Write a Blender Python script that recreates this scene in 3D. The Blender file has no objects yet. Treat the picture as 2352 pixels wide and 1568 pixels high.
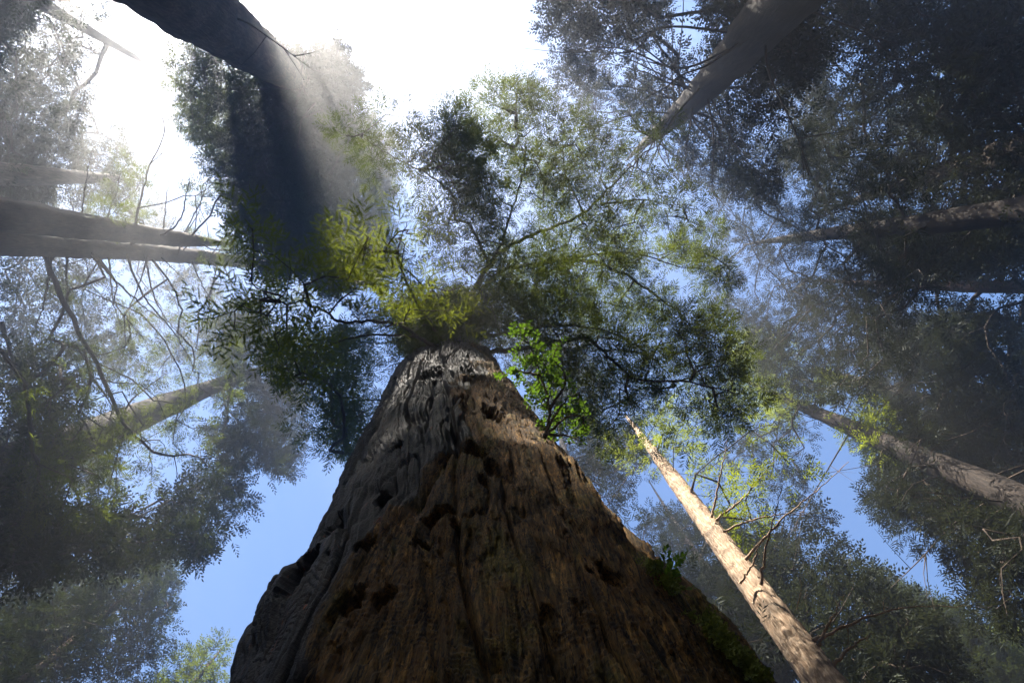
import bpy, math, random
import numpy as np
from mathutils import Matrix, Vector

random.seed(7)
rng = np.random.default_rng(11)
scene = bpy.context.scene
C = scene.collection

# ------------------------------------------------------------------ camera
# picture units: a 2352 x 1568 frame, 20 mm lens on a 36 mm sensor; the zenith is at (1190, 640)
F = 2352 * 20 / 36.0
CAM = np.array([0.0, 0.0, 1.6])
zc = Vector(((1190 - 1176) / F, (784 - 640) / F, -1)).normalized()
xc = (Vector((1, 0, 0)) - zc * zc.x).normalized()
yc = zc.cross(xc)
ROT = Matrix((xc, yc, zc))                      # world axes written in camera coordinates
cd = bpy.data.cameras.new('camera')
cd.lens = 20; cd.sensor_width = 36; cd.clip_start = 0.05; cd.clip_end = 1000
cam = bpy.data.objects.new('camera', cd); C.objects.link(cam)
cam.matrix_world = Matrix.Translation(CAM) @ ROT.to_4x4()
scene.camera = cam
RN = np.array([list(r) for r in ROT])

def tan_of(px, py):
    """pixel -> (a, b): horizontal offset per metre of height above the camera"""
    px = np.asarray(px, float); py = np.asarray(py, float)
    v = np.stack([(px - 1176) / F, (784 - py) / F, -np.ones_like(px)], -1) @ RN.T
    return v[..., :2] / v[..., 2:3]
def at(px, py, h):
    """the point seen at a pixel, h metres above the camera"""
    t = tan_of(px, py)
    h = np.asarray(h, float)
    return np.concatenate([t * h[..., None], h[..., None]], -1) + CAM
def pix(p):
    v = (np.asarray(p) - CAM) @ RN
    w = np.maximum(-v[..., 2], 1e-3)
    return np.stack([1176 + F * v[..., 0] / w, 784 - F * v[..., 1] / w], -1)

# ------------------------------------------------------------------ light
sp = at(450, -430, 1.0) - CAM
SUN = sp / np.linalg.norm(sp)                   # towards the sun
sun_el = math.asin(SUN[2]); sun_az = math.atan2(SUN[0], SUN[1])
world = bpy.data.worlds.new('World'); scene.world = world; world.use_nodes = True
wn = world.node_tree; bg = wn.nodes['Background']
sky = wn.nodes.new('ShaderNodeTexSky'); sky.sky_type = 'NISHITA'; sky.sun_disc = False
sky.sun_elevation = sun_el; sky.sun_rotation = sun_az
sky.altitude = 0; sky.air_density = 1.35; sky.dust_density = 0.6; sky.ozone_density = 10.0
wn.links.new(sky.outputs[0], bg.inputs['Color']); bg.inputs['Strength'].default_value = 0.065
world.cycles_visibility.camera = True
sl = bpy.data.lights.new('sun', 'SUN'); sl.energy = 5.0; sl.angle = math.radians(0.5); sl.color = (1, 0.93, 0.82)
so = bpy.data.objects.new('sun', sl); C.objects.link(so)
so.rotation_euler = Vector(SUN).to_track_quat('Z', 'Y').to_euler()
so.location = SUN * 80
vs = scene.view_settings
vs.view_transform = 'Standard'; vs.look = 'None'; vs.gamma = 1; vs.exposure = 2.42; vs.use_curve_mapping = False
scene.render.engine = 'CYCLES'
cy = scene.cycles
cy.use_denoising = True; cy.denoiser = 'OPENIMAGEDENOISE'
cy.max_bounces = 5; cy.diffuse_bounces = 2; cy.glossy_bounces = 1; cy.transmission_bounces = 3
cy.volume_bounces = 0; cy.transparent_max_bounces = 6
cy.use_adaptive_sampling = False; cy.caustics_reflective = False; cy.caustics_refractive = False
cy.sample_clamp_indirect = 4

# ------------------------------------------------------------------ materials
def new_mat(name):
    m = bpy.data.materials.new(name); m.use_nodes = True
    nt = m.node_tree
    return m, nt, nt.nodes['Principled BSDF'], nt.nodes['Material Output']
def N(nt, t, **kw):
    n = nt.nodes.new(t)
    for k, v in kw.items():
        if k in n.inputs: n.inputs[k].default_value = v
        else: setattr(n, k, v)
    return n
def ramp(nt, src, stops):
    r = nt.nodes.new('ShaderNodeValToRGB'); e = r.color_ramp.elements
    while len(e) < len(stops): e.new(0.5)
    for i, (p, c) in enumerate(stops):
        e[i].position = p; e[i].color = (*c, 1) if len(c) == 3 else c
    nt.links.new(src, r.inputs[0]); return r
def mix(nt, f, a, b):
    m = nt.nodes.new('ShaderNodeMix'); m.data_type = 'RGBA'
    nt.links.new(f, m.inputs[0]) if not isinstance(f, float) else setattr(m.inputs[0], 'default_value', f)
    for s, i in ((a, 6), (b, 7)):
        if isinstance(s, tuple): m.inputs[i].default_value = (*s, 1)
        else: nt.links.new(s, m.inputs[i])
    return m.outputs[2]

def leaf_mat(name, dark, light, trans, tcol):
    m, nt, p, out = new_mat(name)
    g = N(nt, 'ShaderNodeNewGeometry'); oi = N(nt, 'ShaderNodeObjectInfo')
    r = ramp(nt, g.outputs['Random Per Island'], [(0, dark), (0.75, light), (1, tuple(c * 1.25 for c in light))])
    p.inputs['Roughness'].default_value = 0.65; p.inputs['Specular IOR Level'].default_value = 0.12
    nt.links.new(r.outputs[0], p.inputs['Base Color'])
    t = N(nt, 'ShaderNodeBsdfTranslucent'); t.inputs[0].default_value = (*tcol, 1)
    ms = N(nt, 'ShaderNodeMixShader'); ms.inputs[0].default_value = trans
    nt.links.new(p.outputs[0], ms.inputs[1]); nt.links.new(t.outputs[0], ms.inputs[2])
    nt.links.new(ms.outputs[0], out.inputs['Surface'])
    return m
M = {}
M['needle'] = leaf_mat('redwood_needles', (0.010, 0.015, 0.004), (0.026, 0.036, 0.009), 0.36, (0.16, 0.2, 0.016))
M['needle_fresh'] = leaf_mat('fresh_needles', (0.018, 0.027, 0.004), (0.05, 0.066, 0.008), 0.42, (0.28, 0.33, 0.02))  # brighter copy of the needles; sunlight on lit sprays put into the colour
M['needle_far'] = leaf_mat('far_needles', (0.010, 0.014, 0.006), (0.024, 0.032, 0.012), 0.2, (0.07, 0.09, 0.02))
M['needle_dark'] = leaf_mat('dark_needles', (0.006, 0.009, 0.006), (0.018, 0.023, 0.012), 0.15, (0.06, 0.07, 0.03))  # darker copy of the needles; shade in the crowns put into the colour
M['broadleaf'] = leaf_mat('huckleberry_leaves', (0.015, 0.034, 0.005), (0.045, 0.088, 0.01), 0.36, (0.16, 0.29, 0.02))
M['moss'] = leaf_mat('moss', (0.07, 0.09, 0.015), (0.14, 0.16, 0.03), 0.15, (0.2, 0.24, 0.03))
M['lichen'] = leaf_mat('lichen', (0.12, 0.13, 0.06), (0.22, 0.23, 0.11), 0.2, (0.3, 0.32, 0.12))

def bark_mat(name, c0, c1, c2, scale=1.0, bump=0.5):
    m, nt, p, out = new_mat(name)
    tc = N(nt, 'ShaderNodeTexCoord'); mp = N(nt, 'ShaderNodeMapping')
    mp.inputs['Scale'].default_value = (14 * scale, 14 * scale, 1.6 * scale)
    nt.links.new(tc.outputs['Object'], mp.inputs[0])
    n1 = N(nt, 'ShaderNodeTexNoise', Scale=1.0, Detail=7.0, Roughness=0.62, Distortion=0.6)
    nt.links.new(mp.outputs[0], n1.inputs['Vector'])
    n2 = N(nt, 'ShaderNodeTexNoise', Scale=1.3, Detail=4.0, Roughness=0.6)
    nt.links.new(tc.outputs['Object'], n2.inputs['Vector'])
    r = ramp(nt, n1.outputs['Fac'], [(0.3, c0), (0.5, c1), (0.72, c2)])
    r2 = ramp(nt, n2.outputs['Fac'], [(0.35, (0.6, 0.6, 0.6)), (0.7, (1.2, 1.15, 1.1))])
    mm = nt.nodes.new('ShaderNodeMix'); mm.data_type = 'RGBA'; mm.blend_type = 'MULTIPLY'; mm.inputs[0].default_value = 1
    nt.links.new(r.outputs[0], mm.inputs[6]); nt.links.new(r2.outputs[0], mm.inputs[7])
    nt.links.new(mm.outputs[2], p.inputs['Base Color'])
    p.inputs['Roughness'].default_value = 0.85; p.inputs['Specular IOR Level'].default_value = 0.25
    b = N(nt, 'ShaderNodeBump', Strength=bump, Distance=0.06)
    nt.links.new(n1.outputs['Fac'], b.inputs['Height']); nt.links.new(b.outputs[0], p.inputs['Normal'])
    return m
M['bark'] = bark_mat('redwood_bark', (0.05, 0.03, 0.02), (0.13, 0.08, 0.055), (0.24, 0.16, 0.11))
M['bark_grey'] = bark_mat('weathered_bark', (0.07, 0.055, 0.045), (0.16, 0.13, 0.105), (0.28, 0.23, 0.19))
M['bark_pale'] = bark_mat('pale_bark', (0.2, 0.12, 0.07), (0.45, 0.33, 0.23), (0.66, 0.54, 0.42), 1.6, 0.9)
M['bark_red'] = bark_mat('reddish_bark', (0.03, 0.012, 0.007), (0.07, 0.03, 0.018), (0.12, 0.055, 0.035))
M['twig'] = bark_mat('twig_bark', (0.03, 0.022, 0.016), (0.075, 0.055, 0.04), (0.13, 0.1, 0.075), 2.0, 0.3)
M['bark_dark'] = bark_mat('dark_wet_bark', (0.012, 0.009, 0.007), (0.03, 0.022, 0.017), (0.06, 0.046, 0.036))  # darkened bark; shade on background trunks put into the colour
M['deadwood'] = bark_mat('dead_wood', (0.2, 0.13, 0.08), (0.42, 0.3, 0.2), (0.6, 0.48, 0.36), 2.0, 0.3)

def giant_bark():
    m, nt, p, out = new_mat('charred_bark')
    tc = N(nt, 'ShaderNodeTexCoord')
    at_ = N(nt, 'ShaderNodeAttribute', attribute_name='char')
    def tex(sx, sz, det, dist=0.5, rough=0.6):
        mp = N(nt, 'ShaderNodeMapping'); mp.inputs['Scale'].default_value = (sx, sx, sz)
        nt.links.new(tc.outputs['Object'], mp.inputs[0])
        n = N(nt, 'ShaderNodeTexNoise', Scale=1.0, Detail=det, Roughness=rough, Distortion=dist)
        nt.links.new(mp.outputs[0], n.inputs['Vector']); return n.outputs['Fac']
    fib = tex(26, 3.0, 8, 0.8); mid = tex(5, 1.6, 5); fine = tex(60, 30, 5, 0.3); rip = tex(7, 45, 4, 1.2)
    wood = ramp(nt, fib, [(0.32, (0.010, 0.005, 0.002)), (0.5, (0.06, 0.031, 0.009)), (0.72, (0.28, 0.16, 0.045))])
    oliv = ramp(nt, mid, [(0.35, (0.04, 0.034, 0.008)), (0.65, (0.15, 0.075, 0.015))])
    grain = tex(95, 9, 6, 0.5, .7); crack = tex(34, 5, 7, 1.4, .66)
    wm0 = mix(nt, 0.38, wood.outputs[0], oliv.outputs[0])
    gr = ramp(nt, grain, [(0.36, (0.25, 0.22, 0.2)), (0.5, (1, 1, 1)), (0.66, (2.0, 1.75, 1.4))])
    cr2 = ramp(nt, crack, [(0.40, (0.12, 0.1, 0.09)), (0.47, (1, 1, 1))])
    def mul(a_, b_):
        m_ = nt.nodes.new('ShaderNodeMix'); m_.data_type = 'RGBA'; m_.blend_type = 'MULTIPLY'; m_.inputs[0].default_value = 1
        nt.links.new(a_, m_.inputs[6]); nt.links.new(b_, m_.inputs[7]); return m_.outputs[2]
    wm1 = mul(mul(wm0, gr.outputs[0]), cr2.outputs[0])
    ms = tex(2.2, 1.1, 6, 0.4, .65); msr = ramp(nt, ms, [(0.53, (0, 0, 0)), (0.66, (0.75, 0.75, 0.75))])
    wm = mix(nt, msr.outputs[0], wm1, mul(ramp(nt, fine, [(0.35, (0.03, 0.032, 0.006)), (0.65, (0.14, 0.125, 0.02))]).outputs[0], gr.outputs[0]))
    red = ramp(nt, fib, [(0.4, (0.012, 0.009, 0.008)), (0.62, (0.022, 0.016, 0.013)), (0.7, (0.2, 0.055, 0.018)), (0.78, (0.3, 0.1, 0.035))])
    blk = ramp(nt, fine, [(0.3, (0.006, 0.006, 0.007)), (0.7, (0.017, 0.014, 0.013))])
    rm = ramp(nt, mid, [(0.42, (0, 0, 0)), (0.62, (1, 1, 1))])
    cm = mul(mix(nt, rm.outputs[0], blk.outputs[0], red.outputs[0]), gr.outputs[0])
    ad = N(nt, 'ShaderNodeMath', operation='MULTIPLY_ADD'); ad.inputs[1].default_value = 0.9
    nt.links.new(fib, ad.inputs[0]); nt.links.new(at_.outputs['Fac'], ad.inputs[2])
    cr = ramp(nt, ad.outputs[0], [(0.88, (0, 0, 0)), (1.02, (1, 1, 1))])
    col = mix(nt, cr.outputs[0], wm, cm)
    nt.links.new(col, p.inputs['Base Color'])
    rr = N(nt, 'ShaderNodeMapRange'); rr.inputs[3].default_value = 0.85; rr.inputs[4].default_value = 0.42
    nt.links.new(cr.outputs[0], rr.inputs[0]); nt.links.new(rr.outputs[0], p.inputs['Roughness'])
    rs = N(nt, 'ShaderNodeMapRange'); rs.inputs[3].default_value = 0.2; rs.inputs[4].default_value = 0.05
    nt.links.new(cr.outputs[0], rs.inputs[0]); nt.links.new(rs.outputs[0], p.inputs['Specular IOR Level'])
    b1 = N(nt, 'ShaderNodeBump', Strength=0.8, Distance=0.02)
    b2 = N(nt, 'ShaderNodeBump', Strength=0.7, Distance=0.008)
    b3 = N(nt, 'ShaderNodeBump', Strength=0.6, Distance=0.012)
    nt.links.new(fib, b1.inputs['Height']); nt.links.new(fine, b2.inputs['Height']); nt.links.new(rip, b3.inputs['Height'])
    nt.links.new(b1.outputs[0], b3.inputs['Normal']); nt.links.new(b3.outputs[0], b2.inputs['Normal'])
    nt.links.new(b2.outputs[0], p.inputs['Normal'])
    return m
M['giant'] = giant_bark()

# ------------------------------------------------------------------ helpers
def mesh_obj(name, verts, faces_q, mat, parent=None, smooth=False, tri=None, attr=None):
    """numpy verts (n,3), quads (m,4) and optionally triangles"""
    me = bpy.data.meshes.new(name)
    v = np.asarray(verts, np.float32).reshape(-1, 3)
    if parent is not None:
        v = v - np.array(parent_origin(parent), np.float32)
    q = np.asarray(faces_q, np.int32).reshape(-1, 4) if faces_q is not None else np.zeros((0, 4), np.int32)
    t = np.asarray(tri, np.int32).reshape(-1, 3) if tri is not None else np.zeros((0, 3), np.int32)
    me.vertices.add(len(v)); me.vertices.foreach_set('co', v.ravel())
    nl = q.size + t.size
    me.loops.add(nl); me.loops.foreach_set('vertex_index', np.concatenate([q.ravel(), t.ravel()]))
    me.polygons.add(len(q) + len(t))
    st = np.concatenate([np.arange(len(q)) * 4, q.size + np.arange(len(t)) * 3]).astype(np.int32)
    me.polygons.foreach_set('loop_start', st)
    if smooth: me.polygons.foreach_set('use_smooth', np.ones(len(st), bool))
    if attr:
        for k, a in attr.items():
            at_ = me.attributes.new(k, 'FLOAT', 'POINT'); at_.data.foreach_set('value', np.asarray(a, np.float32).ravel())
    me.update(calc_edges=True); me.materials.append(mat)
    o = bpy.data.objects.new(name, me); C.objects.link(o)
    if parent is not None: o.parent = parent
    return o
ORIGIN = {}
def parent_origin(o):
    s = np.zeros(3)
    while o is not None:
        s = s + np.array(o.location); o = o.parent
    return s
def thing(name, label, cat, loc=(0, 0, 0), group=None):
    o = bpy.data.objects.new(name, None); C.objects.link(o); o.location = [float(c) for c in loc]
    o.empty_display_size = 0.3
    tag(o, label, cat, group); return o
def tag(o, label, cat, group=None):
    o['label'] = label; o['category'] = cat
    if group: o['group'] = group

def hash2(ix, iy, seed):
    h = (ix.astype(np.int64) * 374761393 + iy.astype(np.int64) * 668265263 + seed * 144665) & 0x7fffffff
    h = ((h ^ (h >> 13)) * 1274126177) & 0x7fffffff
    return ((h ^ (h >> 16)) & 0xffff) / 65535.0
def vnoise(x, y, seed=0):
    ix = np.floor(x); iy = np.floor(y); fx = x - ix; fy = y - iy
    ux = fx * fx * fx * (fx * (fx * 6 - 15) + 10); uy = fy * fy * fy * (fy * (fy * 6 - 15) + 10)
    a = hash2(ix, iy, seed); b = hash2(ix + 1, iy, seed); c = hash2(ix, iy + 1, seed); d = hash2(ix + 1, iy + 1, seed)
    return (a + (b - a) * ux) * (1 - uy) + (c + (d - c) * ux) * uy
def fbm(x, y, oct=4, seed=0, gain=0.5):
    s = 0; a = 1; t = 0
    for i in range(oct):
        s = s + a * vnoise(x * 2 ** i + 17.3 * i, y * 2 ** i + 9.1 * i, seed + i); t += a; a *= gain
    return s / t
def sstep(a, b, x):
    t = np.clip((x - a) / (b - a), 0, 1); return t * t * (3 - 2 * t)

def inside(poly, pts):
    P = np.asarray(poly, float); x, y = pts[:, 0], pts[:, 1]
    r = np.zeros(len(pts), bool); j = len(P) - 1
    for i in range(len(P)):
        yi, yj, xi, xj = P[i, 1], P[j, 1], P[i, 0], P[j, 0]
        c = ((yi > y) != (yj > y)) & (x < (xj - xi) * (y - yi) / (yj - yi + 1e-9) + xi)
        r ^= c; j = i
    return r
def unit(v):
    return v / np.maximum(np.linalg.norm(v, axis=-1, keepdims=True), 1e-9)

# openings in the canopy where the sky shows (picture units)
GAPS = [
    [(690, -60), (1225, -60), (1232, 60), (1238, 150), (1250, 210), (1330, 300), (1320, 430), (1080, 430), (930, 300), (890, 200), (820, 60)],
    [(205, 200), (340, 190), (365, 290), (410, 350), (400, 400), (340, 400), (285, 330), (215, 290)],
    [(245, -40), (400, -40), (450, 70), (370, 100), (380, 190), (350, 210), (215, 205), (190, 120)],
    [(770, 985), (700, 1050), (600, 1062), (545, 1090), (545, 1170), (490, 1262), (300, 1270), (278, 1312), (330, 1285),
     (420, 1285), (475, 1350), (518, 1390), (505, 1480), (550, 1445), (600, 1440), (700, 1350), (800, 1130)],
    [(1890, 1190), (1965, 1200), (1955, 1275), (1890, 1300), (1858, 1250)],
    [(2120, 1215), (2190, 1250), (2242, 1370), (2232, 1452), (2180, 1445), (2150, 1350)],
    [(1480, 480), (1590, 470), (1625, 600), (1680, 760), (1640, 850), (1540, 760), (1480, 640)],
]
MAIN_BODY = [(600, 1568), (800, 1130), (900, 900), (960, 830), (1120, 830), (1210, 970), (1480, 1270), (1690, 1568)]

# shafts cleared of foliage so that sun reaches chosen spots: (point, radius)
SHAFTS = []; PATCH = []
def shaft(px, py, h, r): SHAFTS.append((at(px, py, h), r))
def shaft_trunk(px, py, r):
    v = tan_of(px, py) - np.array([-.145, .008]); c0 = np.array([.25, 2.79]); vc = v @ c0
    h = (vc - math.sqrt(max(vc ** 2 - (v @ v) * (c0 @ c0 - 2.25), 0))) / (v @ v); SHAFTS.append((at(px, py, h), r)); PATCH.append(SHAFTS[-1])
shaft_trunk(1240, 1050, .36); shaft_trunk(1290, 1150, .24)
shaft(690, 720, 10.2, 1.2); shaft(930, 600, 12, 1.4)
for (px, py, h, r) in ((1880, 1530, 9.8, .35), (1790, 1400, 11.2, .5), (1700, 1290, 12.6, .45), (1640, 1200, 14, .5), (1575, 1135, 16.5, .4)):
    shaft(px, py, h, r)
shaft(1650, 1060, 17, 1.5); shaft(1480, 1000, 20, 1.2); shaft(1780, 860, 25, 2.0); shaft(1960, 960, 22, 1.2); shaft(1350, 620, 16.5, 1.2); shaft(1250, 400, 16, 1.3)
shaft(1275, 920, 5.55, .5)
def in_shaft(p, m=0.0, which=None):
    r = np.zeros(len(p), bool)
    for c, rad in (SHAFTS if which is None else which):
        d = p - c; t = d @ SUN
        perp = np.linalg.norm(d - t[:, None] * SUN, axis=1)
        r |= (perp < rad + m) & (t > rad * 1.2)
    return r
su = unit(np.cross(SUN, [0, 0, 1.0])); sv = np.cross(SUN, su)
# larger gaps cut into the canopy, each to shape a sunbeam in the mist: (px, py, [(height, radius), ...])
BEAMS = [(150, 350, [(12, .9), (18, 1.2), (25, 1.6)]), (235, 350, [(15, 1.0), (23, 1.4)]), (335, 300, [(17, 1.0), (26, 1.4)]), (60, 420, [(14, 1.0), (22, 1.3)]),
         (600, 330, [(13, .8), (20, 1.1), (28, 1.4)]), (725, 500, [(14, .9), (20, 1.2), (28, 1.5)]), (800, 330, [(12, .9), (18, 1.2), (27, 1.6)]), (890, 450, [(13, .9), (20, 1.2), (28, 1.5)]),
         (1000, 620, [(18, .9), (26, 1.3)]), (500, 1000, [(14, .9), (22, 1.2)]), (600, 1200, [(12, .7), (20, 1.0), (28, 1.3)]), (1200, 680, [(17, .8), (25, 1.1)]), (300, 900, [(16, 1.0), (24, 1.3)]),
         (1650, 950, [(14, 1.2), (20, 1.5), (28, 1.8)]), (1560, 1080, [(16, 1.0), (22, 1.3)])]
BUV = []
for px_, py_, l_ in BEAMS:
    for z_, r_ in l_:
        d_ = at(px_, py_, z_) - CAM; BUV.append((d_ @ su, d_ @ sv, r_))
def in_beam(p, m=0.0):
    """slots cut into the canopy to shape sunbeams, coherent along the sun's direction"""
    d = p - CAM; u = d @ su; v = d @ sv
    ph = np.arctan2(u, -v); rho = np.hypot(u, v)
    n = vnoise(ph * 15 + 31.3, rho / 17 + .3, 5) * .62 + vnoise(ph * 37 + 7.1, rho / 9, 6) * .38
    fan = np.maximum(sstep(-6.5, -5.5, u) * sstep(4.2, 3.6, u), sstep(6.0, 6.6, u) * sstep(17, 15, u)) * sstep(-24, -21, v) * sstep(-1.0, -1.8, v)
    o = (n > 1.0 - .62 * fan - m * .06)
    for bu, bv, br in BUV[-5:]: o |= np.hypot(u - bu, v - bv) < br
    return o & ~((u > -1.2) & (u < 3.6) & (v > -11.6)) & ~((u > .9) & (u < 3.7) & (v > -13.4))
def light_holes(p):
    """openings cut into the canopy to let sun through, coherent along the sun's direction"""
    d = p - CAM; u = d @ su; v = d @ sv
    o = in_beam(p)
    n = fbm(u / 2.9 + 40, v / 2.9 + 40, 2, 5, .35)
    zone = (u > -1.2) & (u < 3.8) & (v > -13.6)
    return o | ((n > .83) & ~zone)

# ------------------------------------------------------------------ foliage and branches
def sprays(P, A, Nn, S, K=8, L=0.45, W=0.10, spread=0.9):
    """flat pinnate sprays: P base, A axis, Nn plane normal, S length -> diamond blades"""
    n = len(P)
    A = unit(A); Nn = unit(Nn - (Nn * A).sum(1, keepdims=True) * A); B = np.cross(Nn, A)
    j = np.arange(K); t = (0.12 + 0.88 * j / (K - 1))[None, :, None]
    side = np.where(j % 2 == 0, 1.0, -1.0)[None, :, None]
    ang = np.where(j == K - 1, 0.0, spread)[None, :, None] + rng.normal(0, .12, (n, K, 1))
    S3 = S[:, None, None]
    base = P[:, None] + A[:, None] * t * S3 + Nn[:, None] * (-0.10 * t * t) * S3
    d = A[:, None] * np.cos(ang) + B[:, None] * np.sin(ang) * side + Nn[:, None] * rng.normal(-.06, .13, (n, K, 1))
    ln = S3 * L * (1.15 - 0.6 * t) * rng.uniform(.8, 1.2, (n, K, 1))
    nn = unit(Nn[:, None] + rng.normal(0, .28, (n, K, 3)))
    s = unit(np.cross(d, nn)) * S3 * W * 0.5
    mid = base + d * ln * 0.5
    V = np.stack([base, mid + s, base + d * ln, mid - s], 2).reshape(-1, 3)
    Q = np.arange(len(V)).reshape(-1, 4)
    return V, Q
def needle_sprays(P, A, Nn, S, K=7, L=0.5, M_=9, W=0.16):
    """near foliage: every branchlet carries two rows of small needles"""
    n = len(P)
    A = unit(A); Nn = unit(Nn - (Nn * A).sum(1, keepdims=True) * A); B = np.cross(Nn, A)
    j = np.arange(K); t = (0.12 + 0.88 * j / (K - 1))[None, :, None]
    side = np.where(j % 2 == 0, 1.0, -1.0)[None, :, None]
    ang = np.where(j == K - 1, 0.0, 0.85)[None, :, None] + rng.normal(0, .14, (n, K, 1))
    S3 = S[:, None, None]
    base = P[:, None] + A[:, None] * t * S3
    d = unit(A[:, None] * np.cos(ang) + B[:, None] * np.sin(ang) * side + Nn[:, None] * rng.normal(-.1, .15, (n, K, 1)))
    ln = S3 * L * (1.1 - 0.5 * t) * rng.uniform(.8, 1.2, (n, K, 1))
    nn = unit(Nn[:, None] + rng.normal(0, .3, (n, K, 3)))
    s = unit(np.cross(d, nn))
    w = S3 * W * 0.5
    # spine
    mid = base + d * ln * .5
    V0 = np.stack([base, mid + s * w * .3, base + d * ln, mid - s * w * .3], 2).reshape(-1, 3)
    m = (np.arange(M_) + .5)[None, None, :, None] / M_
    taper = np.sin(np.clip(m * 2.9 + .35, 0, 3.1)) * .9 + .25
    c = base[:, :, None] + d[:, :, None] * ln[:, :, None] * m
    hw = (ln / M_ * .42)[:, :, None]
    out = []
    for sg in (1, -1):
        nd = unit(s[:, :, None] * sg + d[:, :, None] * .55 + rng.normal(0, .12, (n, K, M_, 3)))
        tip = c + nd * w[:, :, None] * taper
        out.append(np.stack([c - d[:, :, None] * hw * .6, c + d[:, :, None] * hw, tip], 3))
    T = np.concatenate(out, 2).reshape(-1, 3)
    V = np.concatenate([V0, T])
    return V, np.arange(len(V0)).reshape(-1, 4), np.arange(len(T)).reshape(-1, 3) + len(V0)

def grow(base, pts, alpha=0.25, step=0.9, droop=0.12, jit=0.05, rise=0.0):
    """connect every foliage point to the nearest wood. base: nodes of trunk or limb."""
    nb = len(base)
    pos = [b for b in base]; plen = [0.0] * nb; par = [-1] * nb; limb = [-1] * nb; leafn = []
    Bs = np.array(base)
    d0 = np.min(np.linalg.norm(pts[:, None] - Bs[None], axis=2), 1)
    cap = nb + int(len(pts) * 2 + d0.sum() / step * 2 + 1000)
    PA = np.zeros((cap, 3)); LA = np.zeros(cap); PA[:nb] = Bs; nn = nb
    par = np.full(cap, -1); limb = np.full(cap, -1); nl = 0
    ends = np.zeros(len(pts), int)
    for k in np.argsort(d0):
        p = pts[k]
        dv = PA[:nn] - p; dd = np.sqrt((dv * dv).sum(1))
        dz = dv[:, 2]
        cost = dd + alpha * LA[:nn] + np.where(np.arange(nn) < nb, np.abs(dz - rise * dd) * .8, 0)
        i = int(np.argmin(cost)); dist = dd[i]
        ns = max(1, int(math.ceil(dist / step)))
        if nn + ns >= cap: break
        a = PA[i].copy()
        lid = limb[i] if limb[i] >= 0 else nl
        if limb[i] < 0: nl += 1
        prev = i
        for s in range(1, ns + 1):
            f = s / ns
            q = a + (p - a) * f + np.array([0, 0, 1]) * droop * dist * math.sin(math.pi * f)
            if s < ns: q = q + rng.normal(0, jit * min(1.5, dist), 3)
            PA[nn] = q; par[nn] = prev; limb[nn] = lid
            LA[nn] = LA[prev] + dist / ns; prev = nn; nn += 1
        ends[k] = prev
    cnt = np.zeros(nn)
    for e in ends:
        cnt[e] += 1
    for i in range(nn - 1, nb - 1, -1):
        if par[i] >= 0: cnt[par[i]] += cnt[i]
    return PA[:nn], par[:nn], limb[:nn], cnt, ends, nb
def tubes(PA, par, cnt, sel, r_tip, power=0.5, rmax=0.2, sides=5, base_k=1.3):
    """branch segments of the selected nodes; the thickest child shares its parent's ring"""
    idx = np.where(sel)[0]
    if len(idx) == 0: return None
    r = np.minimum(r_tip * np.maximum(cnt, 1) ** power, rmax)
    d = np.zeros_like(PA); d[idx] = unit(PA[idx] - PA[par[idx]])
    main = {}
    for i in idx:
        p = par[i]
        if sel[p] and (p not in main or cnt[i] > cnt[main[p]]): main[p] = i
    V = []; Q = []; ring = {}
    ca = np.cos(np.arange(sides) * 2 * math.pi / sides); sa = np.sin(np.arange(sides) * 2 * math.pi / sides)
    ref = np.array([0.31, 0.2, 0.93])
    def add_ring(c, dr, rad):
        u = np.cross(dr, ref); u /= max(np.linalg.norm(u), 1e-6); w = np.cross(dr, u)
        V.append(c + rad * (ca[:, None] * u + sa[:, None] * w)); return len(V) - 1
    for i in idx:
        p = par[i]
        if main.get(p) == i and p in ring: s = ring[p]
        else: s = add_ring(PA[p], d[i], r[i] * (base_k if not sel[p] else 1.0))
        dr = d[i] if i not in main else unit(d[i] + d[main[i]])
        e = add_ring(PA[i], dr, r[i] if i in main else r_tip * .4); ring[i] = e
        for k in range(sides):
            k2 = (k + 1) % sides
            Q.append((s * sides + k, s * sides + k2, e * sides + k2, e * sides + k))
    return np.concatenate(V), np.array(Q)

def tube_path(pts, rad, sides=8, noise=0.0, seed=1):
    pts = np.asarray(pts, float); n = len(pts)
    d = np.gradient(pts, axis=0); d = unit(d)
    ref = np.array([0.3, 0.95, 0.1]) if abs(d[0][1]) < .8 else np.array([1.0, 0.1, 0.1])
    u = unit(np.cross(d, ref)); w = np.cross(d, u)
    a = np.arange(sides) * 2 * math.pi / sides
    rad = np.asarray(rad, float)[:, None] * np.ones((1, sides))
    if noise: rad = rad * (1 + noise * (fbm(np.arange(n)[:, None] * .7 + 0 * a, a[None] * 2, 3, seed) - .5) * 2)
    V = pts[:, None] + rad[..., None] * (np.cos(a)[None, :, None] * u[:, None] + np.sin(a)[None, :, None] * w[:, None])
    i = np.arange(n - 1)[:, None] * sides; k = np.arange(sides)[None]; k2 = (k + 1) % sides
    Q = np.stack([i + k, i + k2, i + sides + k2, i + sides + k], -1).reshape(-1, 4)
    return V.reshape(-1, 3), Q
def spline(pts, n):
    """Catmull-Rom through control points"""
    P = np.asarray(pts, float); P = np.vstack([2 * P[0] - P[1], P, 2 * P[-1] - P[-2]])
    m = len(P) - 3; t = np.linspace(0, m - 1e-6, n); i = t.astype(int); f = (t - i)[:, None]
    a, b, c, d = P[i], P[i + 1], P[i + 2], P[i + 3]
    return .5 * (2 * b + (c - a) * f + (2 * a - 5 * b + 4 * c - d) * f ** 2 + (3 * b - a - 3 * c + d) * f ** 3)

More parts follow.
